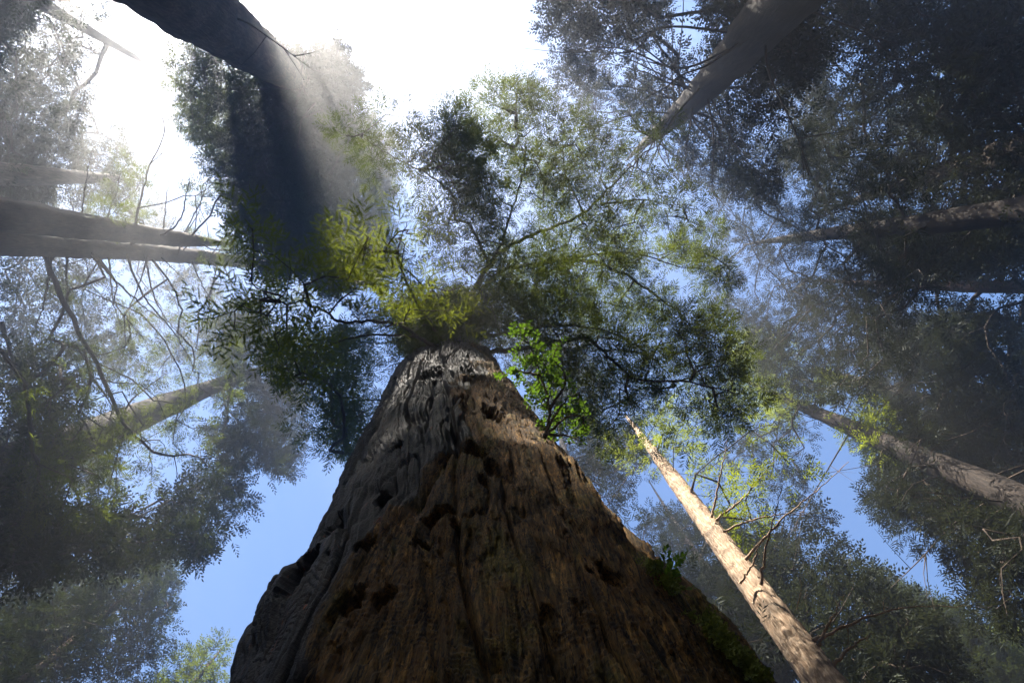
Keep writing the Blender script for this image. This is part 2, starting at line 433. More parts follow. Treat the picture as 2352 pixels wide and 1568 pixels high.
def make_foliage(pts, dirs, kind, size, nspr, tuft):
    """nspr sprays round every anchor point"""
    n = len(pts)
    P = np.repeat(pts, nspr, 0); D = np.repeat(dirs, nspr, 0)
    off = unit(rng.normal(0, 1, P.shape)) * (rng.uniform(0, 1, (len(P), 1)) ** .6) * tuft
    off[:, 2] *= .55
    A = unit(unit(off) * .8 + D * .7 + rng.normal(0, .35, P.shape) + np.array([0, 0, -.12]))
    Nn = np.array([0, 0, 1.0]) + rng.normal(0, .38, P.shape)
    S = size * rng.uniform(.7, 1.3, len(P))
    if kind == 'near': return needle_sprays(P + off, A, Nn, S)
    if kind == 'mid': v, q = sprays(P + off, A, Nn, S, K=12, L=.52, W=.062)
    elif kind == 'fine': v, q = sprays(P + off, A, Nn, S, K=9, L=.55, W=.086)
    elif kind == 'far': v, q = sprays(P + off, A, Nn, S, K=9, L=.42, W=.12)
    else: v, q = sprays(P + off, A, Nn, S, K=6, L=.6, W=.24)
    return v, q, None

def sample_poly(poly, n, seed, thr=0.0, scale=60.0, gaps=GAPS, edge=28):
    """points inside a picture polygon, thinned by a noise field, kept out of the sky openings"""
    P = np.asarray(poly, float); lo, hi = P.min(0), P.max(0); out = []
    tot = 0
    for _ in range(60):
        q = lo + rng.uniform(0, 1, (n * 3, 2)) * (hi - lo)
        w = q + np.stack([fbm(q[:, 0] / 45, q[:, 1] / 45, 3, 21) - .5, fbm(q[:, 0] / 45, q[:, 1] / 45, 3, 33) - .5], 1) * edge * 4
        ok = inside(P, w)
        if thr > 0: ok &= fbm(q[:, 0] / scale, q[:, 1] / scale, 3, seed) > thr
        for g in gaps or []: ok &= ~inside(g, w)
        out.append(q[ok]); tot += ok.sum()
        if tot >= n: break
    q = np.concatenate(out)[:n]
    return q

def tree_axis(t):
    """axis of a trunk as points from below the ground to its top"""
    p1 = at(*t['p1']); p2 = at(*t['p2'])
    def f(h):
        k = (h - t['p1'][2]) / (t['p2'][2] - t['p1'][2])
        return p1 + (p2 - p1) * k
    return f
ALL_TREES = []
def make_tree(t):
    f = tree_axis(t) if 'p1' in t else (lambda h, b=np.array([*t['xy'], CAM[2]]): b + np.array([t.get('lean', (0, 0))[0] * h, t.get('lean', (0, 0))[1] * h, h]))
    H = t['H']; h0 = -1.75
    hs = np.linspace(h0, H, t.get('rows', 60))
    ax = np.array([f(h) for h in hs])
    wob = t.get('wob', .12)
    ph = rng.uniform(0, 6, 4)
    ax[:, 0] += wob * np.sin(hs * .21 + ph[0]) * np.clip(hs / 10, 0, 1); ax[:, 1] += wob * np.sin(hs * .17 + ph[1]) * np.clip(hs / 10, 0, 1)
    h1, r1, h2, r2 = t['rad']
    rr = np.interp(hs, [h1, h2, H], [r1, r2, t.get('rtop', .04)])
    rr = np.where(hs < h1, r1 + (h1 - hs) * (r1 - r2) / (h2 - h1), rr)
    rr = rr * (1 + .45 * np.exp(-(hs - h0) / 1.2))
    base = ax[0] + (ax[1] - ax[0]) * ((1.75 - 1.6) / (hs[1] - hs[0]))
    root = thing('redwood_tree', t['label'], 'tree', (base[0], base[1], 0), t.get('group'))
    sides = t.get('sides', 20)
    V, Q = tube_path(ax, rr, sides, .10, t['seed'])
    # furrows
    Vr = V.reshape(len(ax), sides, 3); cen = ax[:, None]
    aa = np.arange(sides)[None] * 1.0; 
    rid = fbm(aa * .9 + 3 + 0 * hs[:, None], hs[:, None] * .35 + 0 * aa, 3, t['seed'] + 5) - .5
    Vr = cen + (Vr - cen) * (1 + .16 * rid[..., None])
    trunk = mesh_obj('trunk', Vr.reshape(-1, 3), Q, M[t.get('bark', 'bark')], root, True)
    ALL_TREES.append(root)
    base_nodes = [ax[i] for i in range(len(ax)) if hs[i] > t.get('hmin', 7)]
    bn = np.array(base_nodes)
    pts = []; 
    for (poly, n, *o) in t.get('crown', []):
        thr = o[0] if o else 0.0; sc = o[1] if len(o) > 1 else 60.0
        q = sample_poly(poly, n, t['seed'] + 3, thr, sc)
        if len(q) == 0: continue
        q = q[~inside(MAIN_BODY, q)] if not t.get('over') else q
        ab = tan_of(q[:, 0], q[:, 1]); c = f(H * .6)[:2] - CAM[:2]
        z = (ab @ c) / (ab ** 2).sum(1)
        z = z + (np.abs(rng.normal(0, t['back'], len(z))) + .8 if 'back' in t else rng.normal(0, t.get('zs', 1.6), len(z)))
        ok = (z > t.get('zmin', 9))
        ab = ab[ok]; z = z[ok]; z = np.minimum(z, H - rng.uniform(0, 6, len(z)))
        cc = np.array([f(h) for h in z]).reshape(-1, 3)[:, :2] - CAM[:2]
        ok = np.linalg.norm(ab * z[:, None] - cc, axis=1) < t.get('reach', 10)
        ab = ab[ok]; z = z[ok]
        z = np.clip(z, t.get('zmin', 9), H)
        pts.append(np.concatenate([ab * z[:, None], z[:, None]], 1) + CAM)
    for (zl, zh, rl, rh, n) in t.get('cone', []):
        z = rng.uniform(zl, zh, n); k = (z - zl) / (zh - zl); rad = rl + (rh - rl) * k
        a = rng.uniform(0, 2 * math.pi, n); q = rad * rng.uniform(.05, 1, n) ** .6
        c = np.array([f(h) for h in z])
        p = c + np.stack([q * np.cos(a), q * np.sin(a), -q * .15], 1)
        w = pix(p); w = w + np.stack([fbm(w[:, 0] / 45, w[:, 1] / 45, 3, 21) - .5, fbm(w[:, 0] / 45, w[:, 1] / 45, 3, 33) - .5], 1) * 110
        ok = np.ones(n, bool)
        if not t.get('free'):
            for g in GAPS: ok &= ~inside(g, w)
        if t.get('off'):
            ok &= ~light_holes(p)
        pts.append(p[ok])
    if 'extra' in t and len(t['extra']): pts.append(t['extra'])
    if not pts: return root
    pts = np.concatenate(pts)
    if not t.get('off'): pts = pts[~(in_beam(pts, .15) & (rng.uniform(size=len(pts)) < t.get('thin', .9)))]
    pts = pts[~in_shaft(pts, .35 if t.get('off') else t.get('tuft', .6) * .6 + t.get('size', .5) * .35)]
    if t.get('off'): pts = pts[~in_shaft(pts, .85, PATCH)]
    # nothing hangs right in front of the lens
    if len(pts) == 0: return root
    PA, par, limb, cnt, ends, nb = grow(bn, pts, t.get('alpha', .22), t.get('step', 1.2), t.get('droop', .08), t.get('jit', .05), t.get('rise', .15))
    nl = limb.max() + 1
    dirs = unit(PA[ends] - PA[par[ends]])
    far = t.get('far', False)
    tip = t.get('rtip', .012)
    if far:
        v, q, tr = make_foliage(pts, dirs, t.get('kind', 'far'), t.get('size', .5), t.get('nspr', 12), t.get('tuft', .6))
        if len(t.get('fine_pts', [])):
            fpt = t['fine_pts']; fpt = fpt[~in_shaft(fpt, .27)]
            v2, q2, _ = make_foliage(fpt, unit(rng.normal(0, 1, fpt.shape)), 'coarse', .5, 7, .38)
            q = np.concatenate([q, q2 + len(v)]); v = np.concatenate([v, v2])
        o = mesh_obj('crown', v, q, M[t.get('leaf', 'needle_far')], root)
    lim_e = limb[ends]
    order = [l for l in range(nl)]
    # small limbs are joined with their neighbours so that every part is worth its name
    for l in order:
        sel = (limb == l)
        if sel.sum() == 0: continue
        tb = tubes(PA, par, cnt, sel, tip, t.get('pow', .5), t.get('bmax', .14), 4 if far else 5)
        b = mesh_obj('branch', tb[0], tb[1], M[t.get('twig', 'twig')], root, True)
        if not far:
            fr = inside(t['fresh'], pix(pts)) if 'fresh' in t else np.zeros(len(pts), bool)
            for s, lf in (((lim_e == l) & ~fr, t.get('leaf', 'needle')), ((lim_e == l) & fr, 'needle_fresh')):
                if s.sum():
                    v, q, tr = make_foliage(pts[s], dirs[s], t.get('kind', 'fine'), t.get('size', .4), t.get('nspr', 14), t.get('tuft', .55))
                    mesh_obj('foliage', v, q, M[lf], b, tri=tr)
    return root
def bare_limb(root, ctrl, r0, mat='twig', n=None, twigs=0, seed=0, name='branch'):
    """a limb drawn through (px, py, h) control points"""
    P = np.array([at(*c) for c in ctrl]); n = n or len(ctrl) * 5
    S = spline(P, n); S[1:-1] += rng.normal(0, r0 * .35, S[1:-1].shape)
    r = np.linspace(1, .16, n) * r0; r[0] *= 1.5
    V, Q = tube_path(S, r, 6, .12, seed)
    VV = [V]; QQ = [Q]; off = len(V)
    for k in range(twigs):
        i = rng.integers(int(n * .3), n - 1)
        L = np.linalg.norm(P[-1] - P[0]) * rng.uniform(.06, .22)
        d = unit(unit(S[min(i + 1, n - 1)] - S[i - 1]) * .5 + unit(rng.normal(0, 1, 3)) * .8)
        q = spline([S[i], S[i] + d * L * .5 + rng.normal(0, L * .1, 3), S[i] + d * L + np.array([0, 0, -.15 * L])], 6)
        v, qq = tube_path(q, np.linspace(.5, .12, 6) * r[i], 4)
        VV.append(v); QQ.append(qq + off); off += len(v)
    return mesh_obj(name, np.concatenate(VV), np.concatenate(QQ), M[mat], root, True), S

# ------------------------------------------------------------------ ground
def build_ground():
    n = 90; g = np.linspace(-56, 56, n); X, Y = np.meshgrid(g, g)
    Z = (fbm(X / 6 + 50, Y / 6 + 50, 4, 2) - .5) * .5
    Z *= np.clip(np.hypot(X, Y) / 3, .1, 1)
    V = np.stack([X, Y, Z], -1).reshape(-1, 3)
    i = (np.arange(n - 1)[:, None] * n + np.arange(n - 1)[None]).ravel()
    Q = np.stack([i, i + 1, i + n + 1, i + n], 1)
    m, nt, p, out = new_mat('forest_floor')
    tc = N(nt, 'ShaderNodeTexCoord'); nz = N(nt, 'ShaderNodeTexNoise', Scale=3.0, Detail=8.0, Roughness=.7)
    nt.links.new(tc.outputs['Object'], nz.inputs['Vector'])
    r = ramp(nt, nz.outputs['Fac'], [(.3, (.03, .02, .012)), (.55, (.08, .05, .03)), (.7, (.05, .06, .02))])
    nt.links.new(r.outputs[0], p.inputs['Base Color']); p.inputs['Roughness'].default_value = .95
    o = mesh_obj('ground', V, Q, m, None, True); o['kind'] = 'structure'
build_ground()

# ------------------------------------------------------------------ haze
def build_haze(dens, aniso):
    x, zl, zh = 63, -2.2, 57.5
    V = [(sx * x, sy * x, z) for z in (zl, zh) for sy in (-1, 1) for sx in (-1, 1)]
    Q = [(0, 2, 3, 1), (4, 5, 7, 6), (0, 1, 5, 4), (1, 3, 7, 5), (3, 2, 6, 7), (2, 0, 4, 6)]
    m = bpy.data.materials.new('mist'); m.use_nodes = True; nt = m.node_tree; nt.nodes.clear()
    out = nt.nodes.new('ShaderNodeOutputMaterial'); v = nt.nodes.new('ShaderNodeVolumePrincipled')
    v.inputs['Color'].default_value = (.97, .97, .98, 1); v.inputs['Density'].default_value = dens
    v.inputs['Anisotropy'].default_value = aniso
    nt.links.new(v.outputs[0], out.inputs['Volume'])
    m.cycles.homogeneous_volume = True
    o = mesh_obj('haze', V, Q, m); o['kind'] = 'stuff'
build_haze(0.0062, 0.80)

# ------------------------------------------------------------------ the giant trunk
C0 = np.array([.25, 2.79]); C1 = np.array([-.145, .008])
def g_axis(h):
    h = np.asarray(h, float)[..., None]
    return C0 + C1 * h + np.where(h > 13, (h - 13) * .05, 0) * np.array([1.0, 0])
def g_rad(h):
    h = np.asarray(h, float)
    r = 1.47 + .35 * np.exp(-(h + 1.6) / 1.1) + .05 * np.exp(-np.abs(h) / 2)
    return np.where(h > 12, np.interp(h, [12, 16, 20, 32, 44], [1.47, 1.38, 1.2, .75, .15]), r)
def hit_trunk(px, py, off=0.0):
    v = tan_of(px, py) - C1; r = 1.5 + off
    vc = v @ C0; disc = vc ** 2 - (v @ v) * (C0 @ C0 - r * r)
    if disc < 0: disc = 0
    h = (vc - math.sqrt(disc)) / (v @ v)
    p = tan_of(px, py) * h - (C0 + C1 * h)
    return math.atan2(p[0], -p[1]), h          # phi (0 faces the camera, + is right) and height
def build_giant():
    t = C0
    root = thing('giant_redwood_tree', 'huge fire-blackened redwood trunk rising in the middle, with furrowed glossy charred bark and spreading limbs', 'tree',
                 (C0[0] - C1[0] * -1.6, C0[1], 0))
    ORIGIN['g'] = root
    nd = 580
    ph = np.concatenate([np.linspace(-math.pi, -1.42, 26, endpoint=False), np.linspace(-1.42, 1.42, nd, endpoint=False), np.linspace(1.42, math.pi, 27)])
    hs = np.concatenate([np.linspace(-1.75, 1.0, 40, endpoint=False), np.exp(np.linspace(0, math.log(17.5), 820)), np.linspace(17.8, 44, 60)])
    PH, HH = np.meshgrid(ph, hs)
    R = g_rad(HH); S = PH * 1.5
    # char boundary: black on the left, bare brown wood on the right
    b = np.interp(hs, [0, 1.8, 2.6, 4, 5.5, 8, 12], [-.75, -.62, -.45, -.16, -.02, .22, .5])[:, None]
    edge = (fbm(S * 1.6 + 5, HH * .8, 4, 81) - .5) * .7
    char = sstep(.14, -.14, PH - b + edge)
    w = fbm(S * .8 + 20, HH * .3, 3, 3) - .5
    s1 = S + w * .35; h1 = HH + (fbm(S * 1.2, HH * .9 + 7, 3, 9) - .5) * .5
    # long vertical ribs and furrows
    def groove(x, y, seed, wd): return 1 - sstep(0, wd, np.abs(2 * vnoise(x, y, seed) - 1))
    g1 = groove(s1 * 4.6, h1 * .40, 12, .2); g2 = groove(s1 * 10, h1 * .8 + 4, 14, .17); g3 = groove(s1 * 21, h1 * 1.6, 15, .26)
    low = fbm(s1 * 1.3, h1 * .55, 3, 30) - .5
    d = low * .10 + (fbm(s1 * 6, h1 * .8, 3, 44) - .5) * .05
    blk = fbm(s1 * 14, h1 * 2.6, 3, 50) - .5
    d_c = -g1 * .08 - g2 * .045 - g3 * .02 + blk * .04 + (fbm(s1 * 36, h1 * 3.5, 3, 52, .65) - .5) * .032
    # cross cracks that break the charcoal into blocks
    ck = h1 * 15 + (vnoise(s1 * 7, h1 * 2, 61)) * 6 + vnoise(s1 * 22, h1 * 7, 63) * 1.2
    d_c -= (1 - sstep(0, .16, np.abs((ck % 1) - .5))) * .009 * sstep(.35, .6, vnoise(s1 * 5, h1 * 3, 66))
    # rippled bare wood: fine waves across the stem, split by upright checks
    wav = h1 * 165 + fbm(s1 * 3.5, h1 * 1.6, 4, 71) * 62 + vnoise(s1 * 20, h1 * 9, 73) * 4
    rm = sstep(.38, .58, fbm(s1 * 2.4 + 9, h1 * 1.1, 3, 77))
    d_w = (np.sin(wav) * .5 + .5) ** 1.3 * .006 * rm - g2 * .04 * sstep(.3, .55, vnoise(s1 * 2, h1, 79)) - g1 * .06 - g3 * .02 * sstep(.35, .6, vnoise(s1 * 4, h1 * 1.4, 78))
    d_w = d_w + (fbm(s1 * 13, h1 * 1.5, 4, 91, .6) - .5) * .05 + (fbm(s1 * 38, h1 * 3, 3, 92, .6) - .5) * .03
    fl = sstep(.56, .61, fbm(s1 * 11 + 30, h1 * 1.7, 4, 95, .6)); d_w += fl * .022          # flakes that stand proud
    fl2 = sstep(.58, .62, fbm(s1 * 24 + 3, h1 * 3.6, 3, 97, .6)); d_w += fl2 * .012
    d = d + char * d_c + (1 - char) * d_w
    # knot holes and hollows
    holes = [(990, 850, 30, 20, .16), (1140, 945, 24, 18, .16), (1085, 1030, 40, 18, .17), (1130, 1075, 18, 20, .12), (1112, 1100, 14, 14, .10),
             (1000, 1168, 45, 14, .16), (965, 1232, 32, 13, .15), (870, 1126, 14, 16, .12), (962, 1114, 12, 12, .1), (790, 1390, 46, 40, .12),
             (880, 1362, 30, 26, .10), (1225, 925, 16, 22, .13), (1312, 1195, 14, 24, .08), (1050, 1190, 20, 12, .09), (1100, 870, 24, 14, .12),
             (830, 1240, 20, 16, .10), (900, 1010, 16, 12, .08),  (1260, 1420, 16, 26, .05),
             (1400, 1330, 26, 20, .08), (690, 1330, 22, 30, .10), (760, 1200, 14, 16, .09), (1070, 930, 12, 16, .08)]
    for (px, py, wx, wy, dp) in holes:
        p0, hh0 = hit_trunk(px, py)
        p1, _ = hit_trunk(px + wx, py); _, hy = hit_trunk(px, py + wy)
        sw = max(abs(p1 - p0), .02); sh = max(abs(hh0 - hy), .03) * 1.05
        wx_ = (fbm(S * 11, HH * 7, 4, int(px), .65) - .5) * 1.15
        e = np.sqrt(((PH - p0) / sw) ** 2 + ((HH - hh0) / sh) ** 2) + wx_
        d -= dp * (.75 * sstep(1.06, .86, e) + .25 * sstep(.9, .3, e))
    for _ in range(36):                         # small woodpecker and insect holes
        p0 = rng.uniform(-1.1, 1.0); hh0 = math.exp(rng.uniform(.5, 2.6)); q = rng.uniform(.012, .035)
        j0, j1 = np.searchsorted(ph, [p0 - .12, p0 + .12]); i0, i1 = np.searchsorted(hs, [hh0 - .3, hh0 + .3])
        sub = np.s_[i0:i1, j0:j1]
        e = np.sqrt(((S[sub] - p0 * 1.5) / q) ** 2 + ((HH[sub] - hh0) / (q * 1.9)) ** 2) + (vnoise(S[sub] * 40, HH[sub] * 30, 4) - .5) * .8
        d[sub] -= q * 1.5 * sstep(1.1, .6, e)
    # the deep fold that runs down between char and wood, and the swelling on the left
    fold = PH - (b - .04 + (fbm(HH * 1.3, HH * 0, 3, 5) - .5) * .22)
    d -= .10 * np.exp(-(fold / .035) ** 2) * sstep(9, 6, HH) * sstep(.3, .6, fbm(HH * 1.1 + 3, S * .5, 2, 18) + .05)
    pb, hb = hit_trunk(612, 1490)
    d += .12 * np.exp(-((PH + 1.02) / .25) ** 2) * (.3 + .7 * sstep(2.7, 3.15, HH)) * sstep(3.6, 3.4, HH + (fbm(S * 3, HH * 2, 3, 6) - .5) * .3) 
    d += .03 * np.exp(-((PH + .75) / .2) ** 2) * sstep(4.6, 4.1, HH)
    # shoulder over the lit wood on the right
    p0, hh0 = hit_trunk(1230, 1040); d += .14 * np.exp(-((PH - p0 - .05) / .2) ** 2 - ((HH - hh0 + .25) / .35) ** 2)
    for (px, py, a) in ((1500, 1330, .06), (1640, 1480, .08), (1380, 1180, .05)):
        p0, hh0 = hit_trunk(px, py); d += a * np.exp(-((PH - p0) / .25) ** 2 - ((HH - hh0) / .6) ** 2)
    R = R + d * np.interp(hs, [13, 20, 30], [1, .5, .2])[:, None]
    c = g_axis(hs)[:, None, :]
    V = np.stack([c[..., 0] + R * np.sin(PH), c[..., 1] - R * np.cos(PH), HH + CAM[2]], -1)
    n = len(ph); i = (np.arange(len(hs) - 1)[:, None] * n + np.arange(n - 1)[None]).ravel()
    Q = np.stack([i, i + 1, i + n + 1, i + n], 1)
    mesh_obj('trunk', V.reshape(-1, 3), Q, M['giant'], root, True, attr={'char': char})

    # limbs drawn from the photograph, (px, py, height above the camera)
    limbs = [
        [(1062, 745, 17.5), (1090, 670, 17.6), (1130, 600, 17.8), (1185, 555, 17.6), (1260, 525, 17.4), (1340, 490, 17), (1410, 420, 16.5), (1480, 350, 16)],
        [(1075, 745, 18), (1110, 660, 18), (1190, 612, 18), (1350, 600, 17.5), (1450, 640, 17), (1560, 720, 16.5), (1610, 790, 16)],
        [(1240, 606, 17.9), (1330, 590, 17.6), (1450, 580, 17.2), (1560, 612, 17), (1650, 620, 16.8)],
        [(1100, 805, 14), (1180, 800, 14), (1260, 788, 14), (1345, 778, 13.8), (1400, 820, 13.6), (1460, 868, 13.4), (1590, 878, 13), (1690, 905, 12.6)],
        [(1090, 775, 16), (1180, 760, 16), (1290, 748, 15.8), (1400, 762, 15.5), (1500, 820, 15), (1560, 900, 14.6)],
        [(1060, 740, 16.4), (1100, 640, 16.5), (1150, 560, 16.5), (1180, 470, 16.2), (1205, 380, 16), (1185, 300, 15.6)],
        [(1125, 610, 16.6), (1080, 520, 16), (1045, 500, 15.4), (1040, 450, 15), (980, 400, 14.6), (900, 360, 14.2), (830, 315, 14)],
        [(1005, 800, 12.6), (962, 775, 12.4), (925, 750, 12), (860, 738, 11.4), (790, 740, 10.9), (720, 700, 10.4), (640, 690, 9.8), (560, 640, 9.2)],
        [(1015, 780, 13), (975, 720, 12.6), (935, 650, 12), (915, 580, 11.4), (935, 510, 11)],
        [(1040, 770, 14.5), (1010, 690, 14.2), (985, 640, 13.8), (1060, 610, 13.4)],
        [(960, 772, 12.3), (840, 770, 11.4), (740, 800, 10.6), (690, 860, 10)],
        [(1340, 490, 17), (1300, 400, 16.5), (1290, 310, 16)],
        [(1380, 470, 16.7), (1480, 460, 16.3), (1570, 480, 16)],
    ]
    radii = [.095, .085, .045, .075, .06, .055, .045, .05, .04, .03, .03, .035, .035]
    nodes = []
    for k, (l, r) in enumerate(zip(limbs, radii)):
        o, S_ = bare_limb(root, l, r, 'twig', seed=k, twigs=3)
        nodes.append(S_[3:])
    nodes = np.concatenate(nodes)
    regions = [  # polygon, n, (height at centre), spread, style
        ([(750, 300), (820, 245), (960, 262), (1050, 290), (1120, 420), (1000, 470), (930, 430), (860, 410), (800, 330)], 80, 14.3, .5, 'mid'),
        ([(1060, 235), (1100, 188), (1210, 205), (1300, 240), (1400, 280), (1520, 240), (1530, 380), (1600, 450), (1590, 510), (1500, 560), (1350, 570), (1200, 540), (1080, 480), (1030, 400), (1000, 300)], 300, 16.2, 1.0, 'mid'),
        ([(960, 470), (1100, 480), (1200, 540), (1130, 640), (1060, 650), (980, 580)], 34, 15.5, .8, 'mid'),
        ([(1130, 560), (1500, 560), (1640, 500), (1680, 640), (1560, 720), (1400, 760), (1200, 740), (1100, 700)], 280, 17.2, 1.0, 'mid'),
        ([(1180, 690), (1400, 760), (1560, 720), (1680, 700), (1740, 870), (1680, 1000), (1560, 1010), (1500, 990), (1400, 1030), (1330, 1010), (1250, 900)], 260, 14.2, 1.0, 'mid'),
        ([(900, 480), (1010, 500), (1000, 620), (1110, 600), (1080, 700), (980, 740), (900, 780), (820, 640), (800, 540)], 52, 11.8, .7, 'near'),
        ([(560, 560), (640, 570), (740, 540), (800, 510), (880, 520), (880, 640), (800, 700), (740, 720), (640, 700), (560, 690)], 42, 10.2, .6, 'near'),
        ([(450, 800), (510, 650), (600, 640), (640, 700), (760, 760), (740, 840), (700, 890), (650, 860), (600, 770), (520, 790)], 34, 9.8, .5, 'near'),
        ([(950, 690), (1140, 690), (1160, 790), (1090, 770), (1000, 770), (940, 800)], 120, 14.9, 1.0, 'mid'),
        ([(560, 480), (620, 480), (630, 530), (570, 540)], 4, 9.4, .1, 'near'),
    ]
    pts = []; st = []
    for k, (poly, n, h, sp_, style) in enumerate(regions):
        q = sample_poly(poly, n, 100 + k, .40 if n > 50 else 0, 40, gaps=[[(1470, 600), (1560, 590), (1640, 640), (1640, 690), (1560, 700), (1480, 660)]], edge=14)
        z = h + rng.normal(0, sp_, len(q))
        ab = tan_of(q[:, 0], q[:, 1]); pts.append(np.concatenate([ab * z[:, None], z[:, None]], 1) + CAM); st += [style] * len(q)
    pts = np.concatenate(pts); st = np.array(st)
    keep = ~in_shaft(pts) | (rng.uniform(size=len(pts)) < .7); pts = pts[keep]; st = st[keep]
    PA, par, limb, cnt, ends, nb = grow(nodes, pts, .2, .45, .05, .05, .05)
    dirs = unit(PA[ends] - PA[par[ends]])
    for l in range(limb.max() + 1):
        sel = limb == l
        tb = tubes(PA, par, cnt, sel, .006, .55, .05, 5)
        b = mesh_obj('branch', tb[0], tb[1], M['twig'], root, True)
        for style in ('mid', 'near'):
            s = (limb[ends] == l) & (st == style)
            if s.sum():
                if style == 'mid': v, q, tr = make_foliage(pts[s], dirs[s], 'mid', .32, 12, .38)
                else: v, q, tr = make_foliage(pts[s], dirs[s], 'near', .42, 4, .30)
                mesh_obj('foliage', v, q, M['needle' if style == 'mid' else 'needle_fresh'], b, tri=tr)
    # the crown far up the stem
    n = 420; z = rng.uniform(21, 43, n); a = rng.uniform(0, 2 * math.pi, n); q_ = (4.6 - (z - 21) * .13) * rng.uniform(.12, 1, n) ** .6
    c = g_axis(z); p = np.stack([c[:, 0] + q_ * np.cos(a), c[:, 1] + q_ * np.sin(a), z + CAM[2] - q_ * .15], 1)
    p = p[~in_beam(p, .1) & ~in_shaft(p, .5)]
    hz = np.arange(18, 44, .8); ca_ = g_axis(hz); axn = np.stack([ca_[:, 0], ca_[:, 1], hz + CAM[2]], 1)
    PA, par, limb, cnt, ends, nb = grow(axn, p, .22, 1.0, .08, .05, .15)
    dirs = unit(PA[ends] - PA[par[ends]])
    for l in range(limb.max() + 1):
        tb = tubes(PA, par, cnt, limb == l, .012, .5, .1, 4)
        b = mesh_obj('branch', tb[0], tb[1], M['twig'], root, True)
        s = limb[ends] == l
        if s.sum():
            v, q, tr = make_foliage(p[s], dirs[s], 'fine', .46, 12, .6)
            mesh_obj('foliage', v, q, M['needle_far'], b)
    # lichen hanging on the near twigs
    P = spline([at(870, 740, 11.5), at(800, 700, 10.9), at(760, 650, 10.6), at(820, 600, 10.9), at(830, 560, 11)], 60)
    P = np.repeat(P, 10, 0) + rng.normal(0, .035, (600, 3))
    v, q = sprays(P, rng.normal(0, 1, P.shape) + [0, 0, -1], rng.normal(0, 1, P.shape), np.full(len(P), .06), 4, .6, .3)
    o = mesh_obj('lichen', v, q, M['lichen'], root); o['kind'] = 'stuff'
    # moss along the right flank of the trunk
    mp = []
    for _ in range(900):
        py = rng.uniform(1300, 1568); px = np.interp(py, [1100, 1270, 1400, 1568], [1325, 1465, 1590, 1745]) - abs(rng.normal(0, 14))
        if fbm(np.array([py / 26.]), np.array([px / 40.]), 2, 8)[0] < .5: continue
        p0, h = hit_trunk(px, py, .05); c = g_axis(h)
        mp.append((c[0] + 1.56 * math.sin(p0), c[1] - 1.56 * math.cos(p0), h + CAM[2], math.sin(p0), -math.cos(p0)))
    mp = np.array(mp); nrm = np.stack([mp[:, 3], mp[:, 4], np.full(len(mp), -.4)], 1)
    v, q = sprays(mp[:, :3], nrm + rng.normal(0, .5, nrm.shape), rng.normal(0, 1, nrm.shape), rng.uniform(.03, .07, len(mp)), 7, .5, .25)
    o = mesh_obj('moss', v, q, M['moss'], root); o['kind'] = 'stuff'
    return root
build_giant()

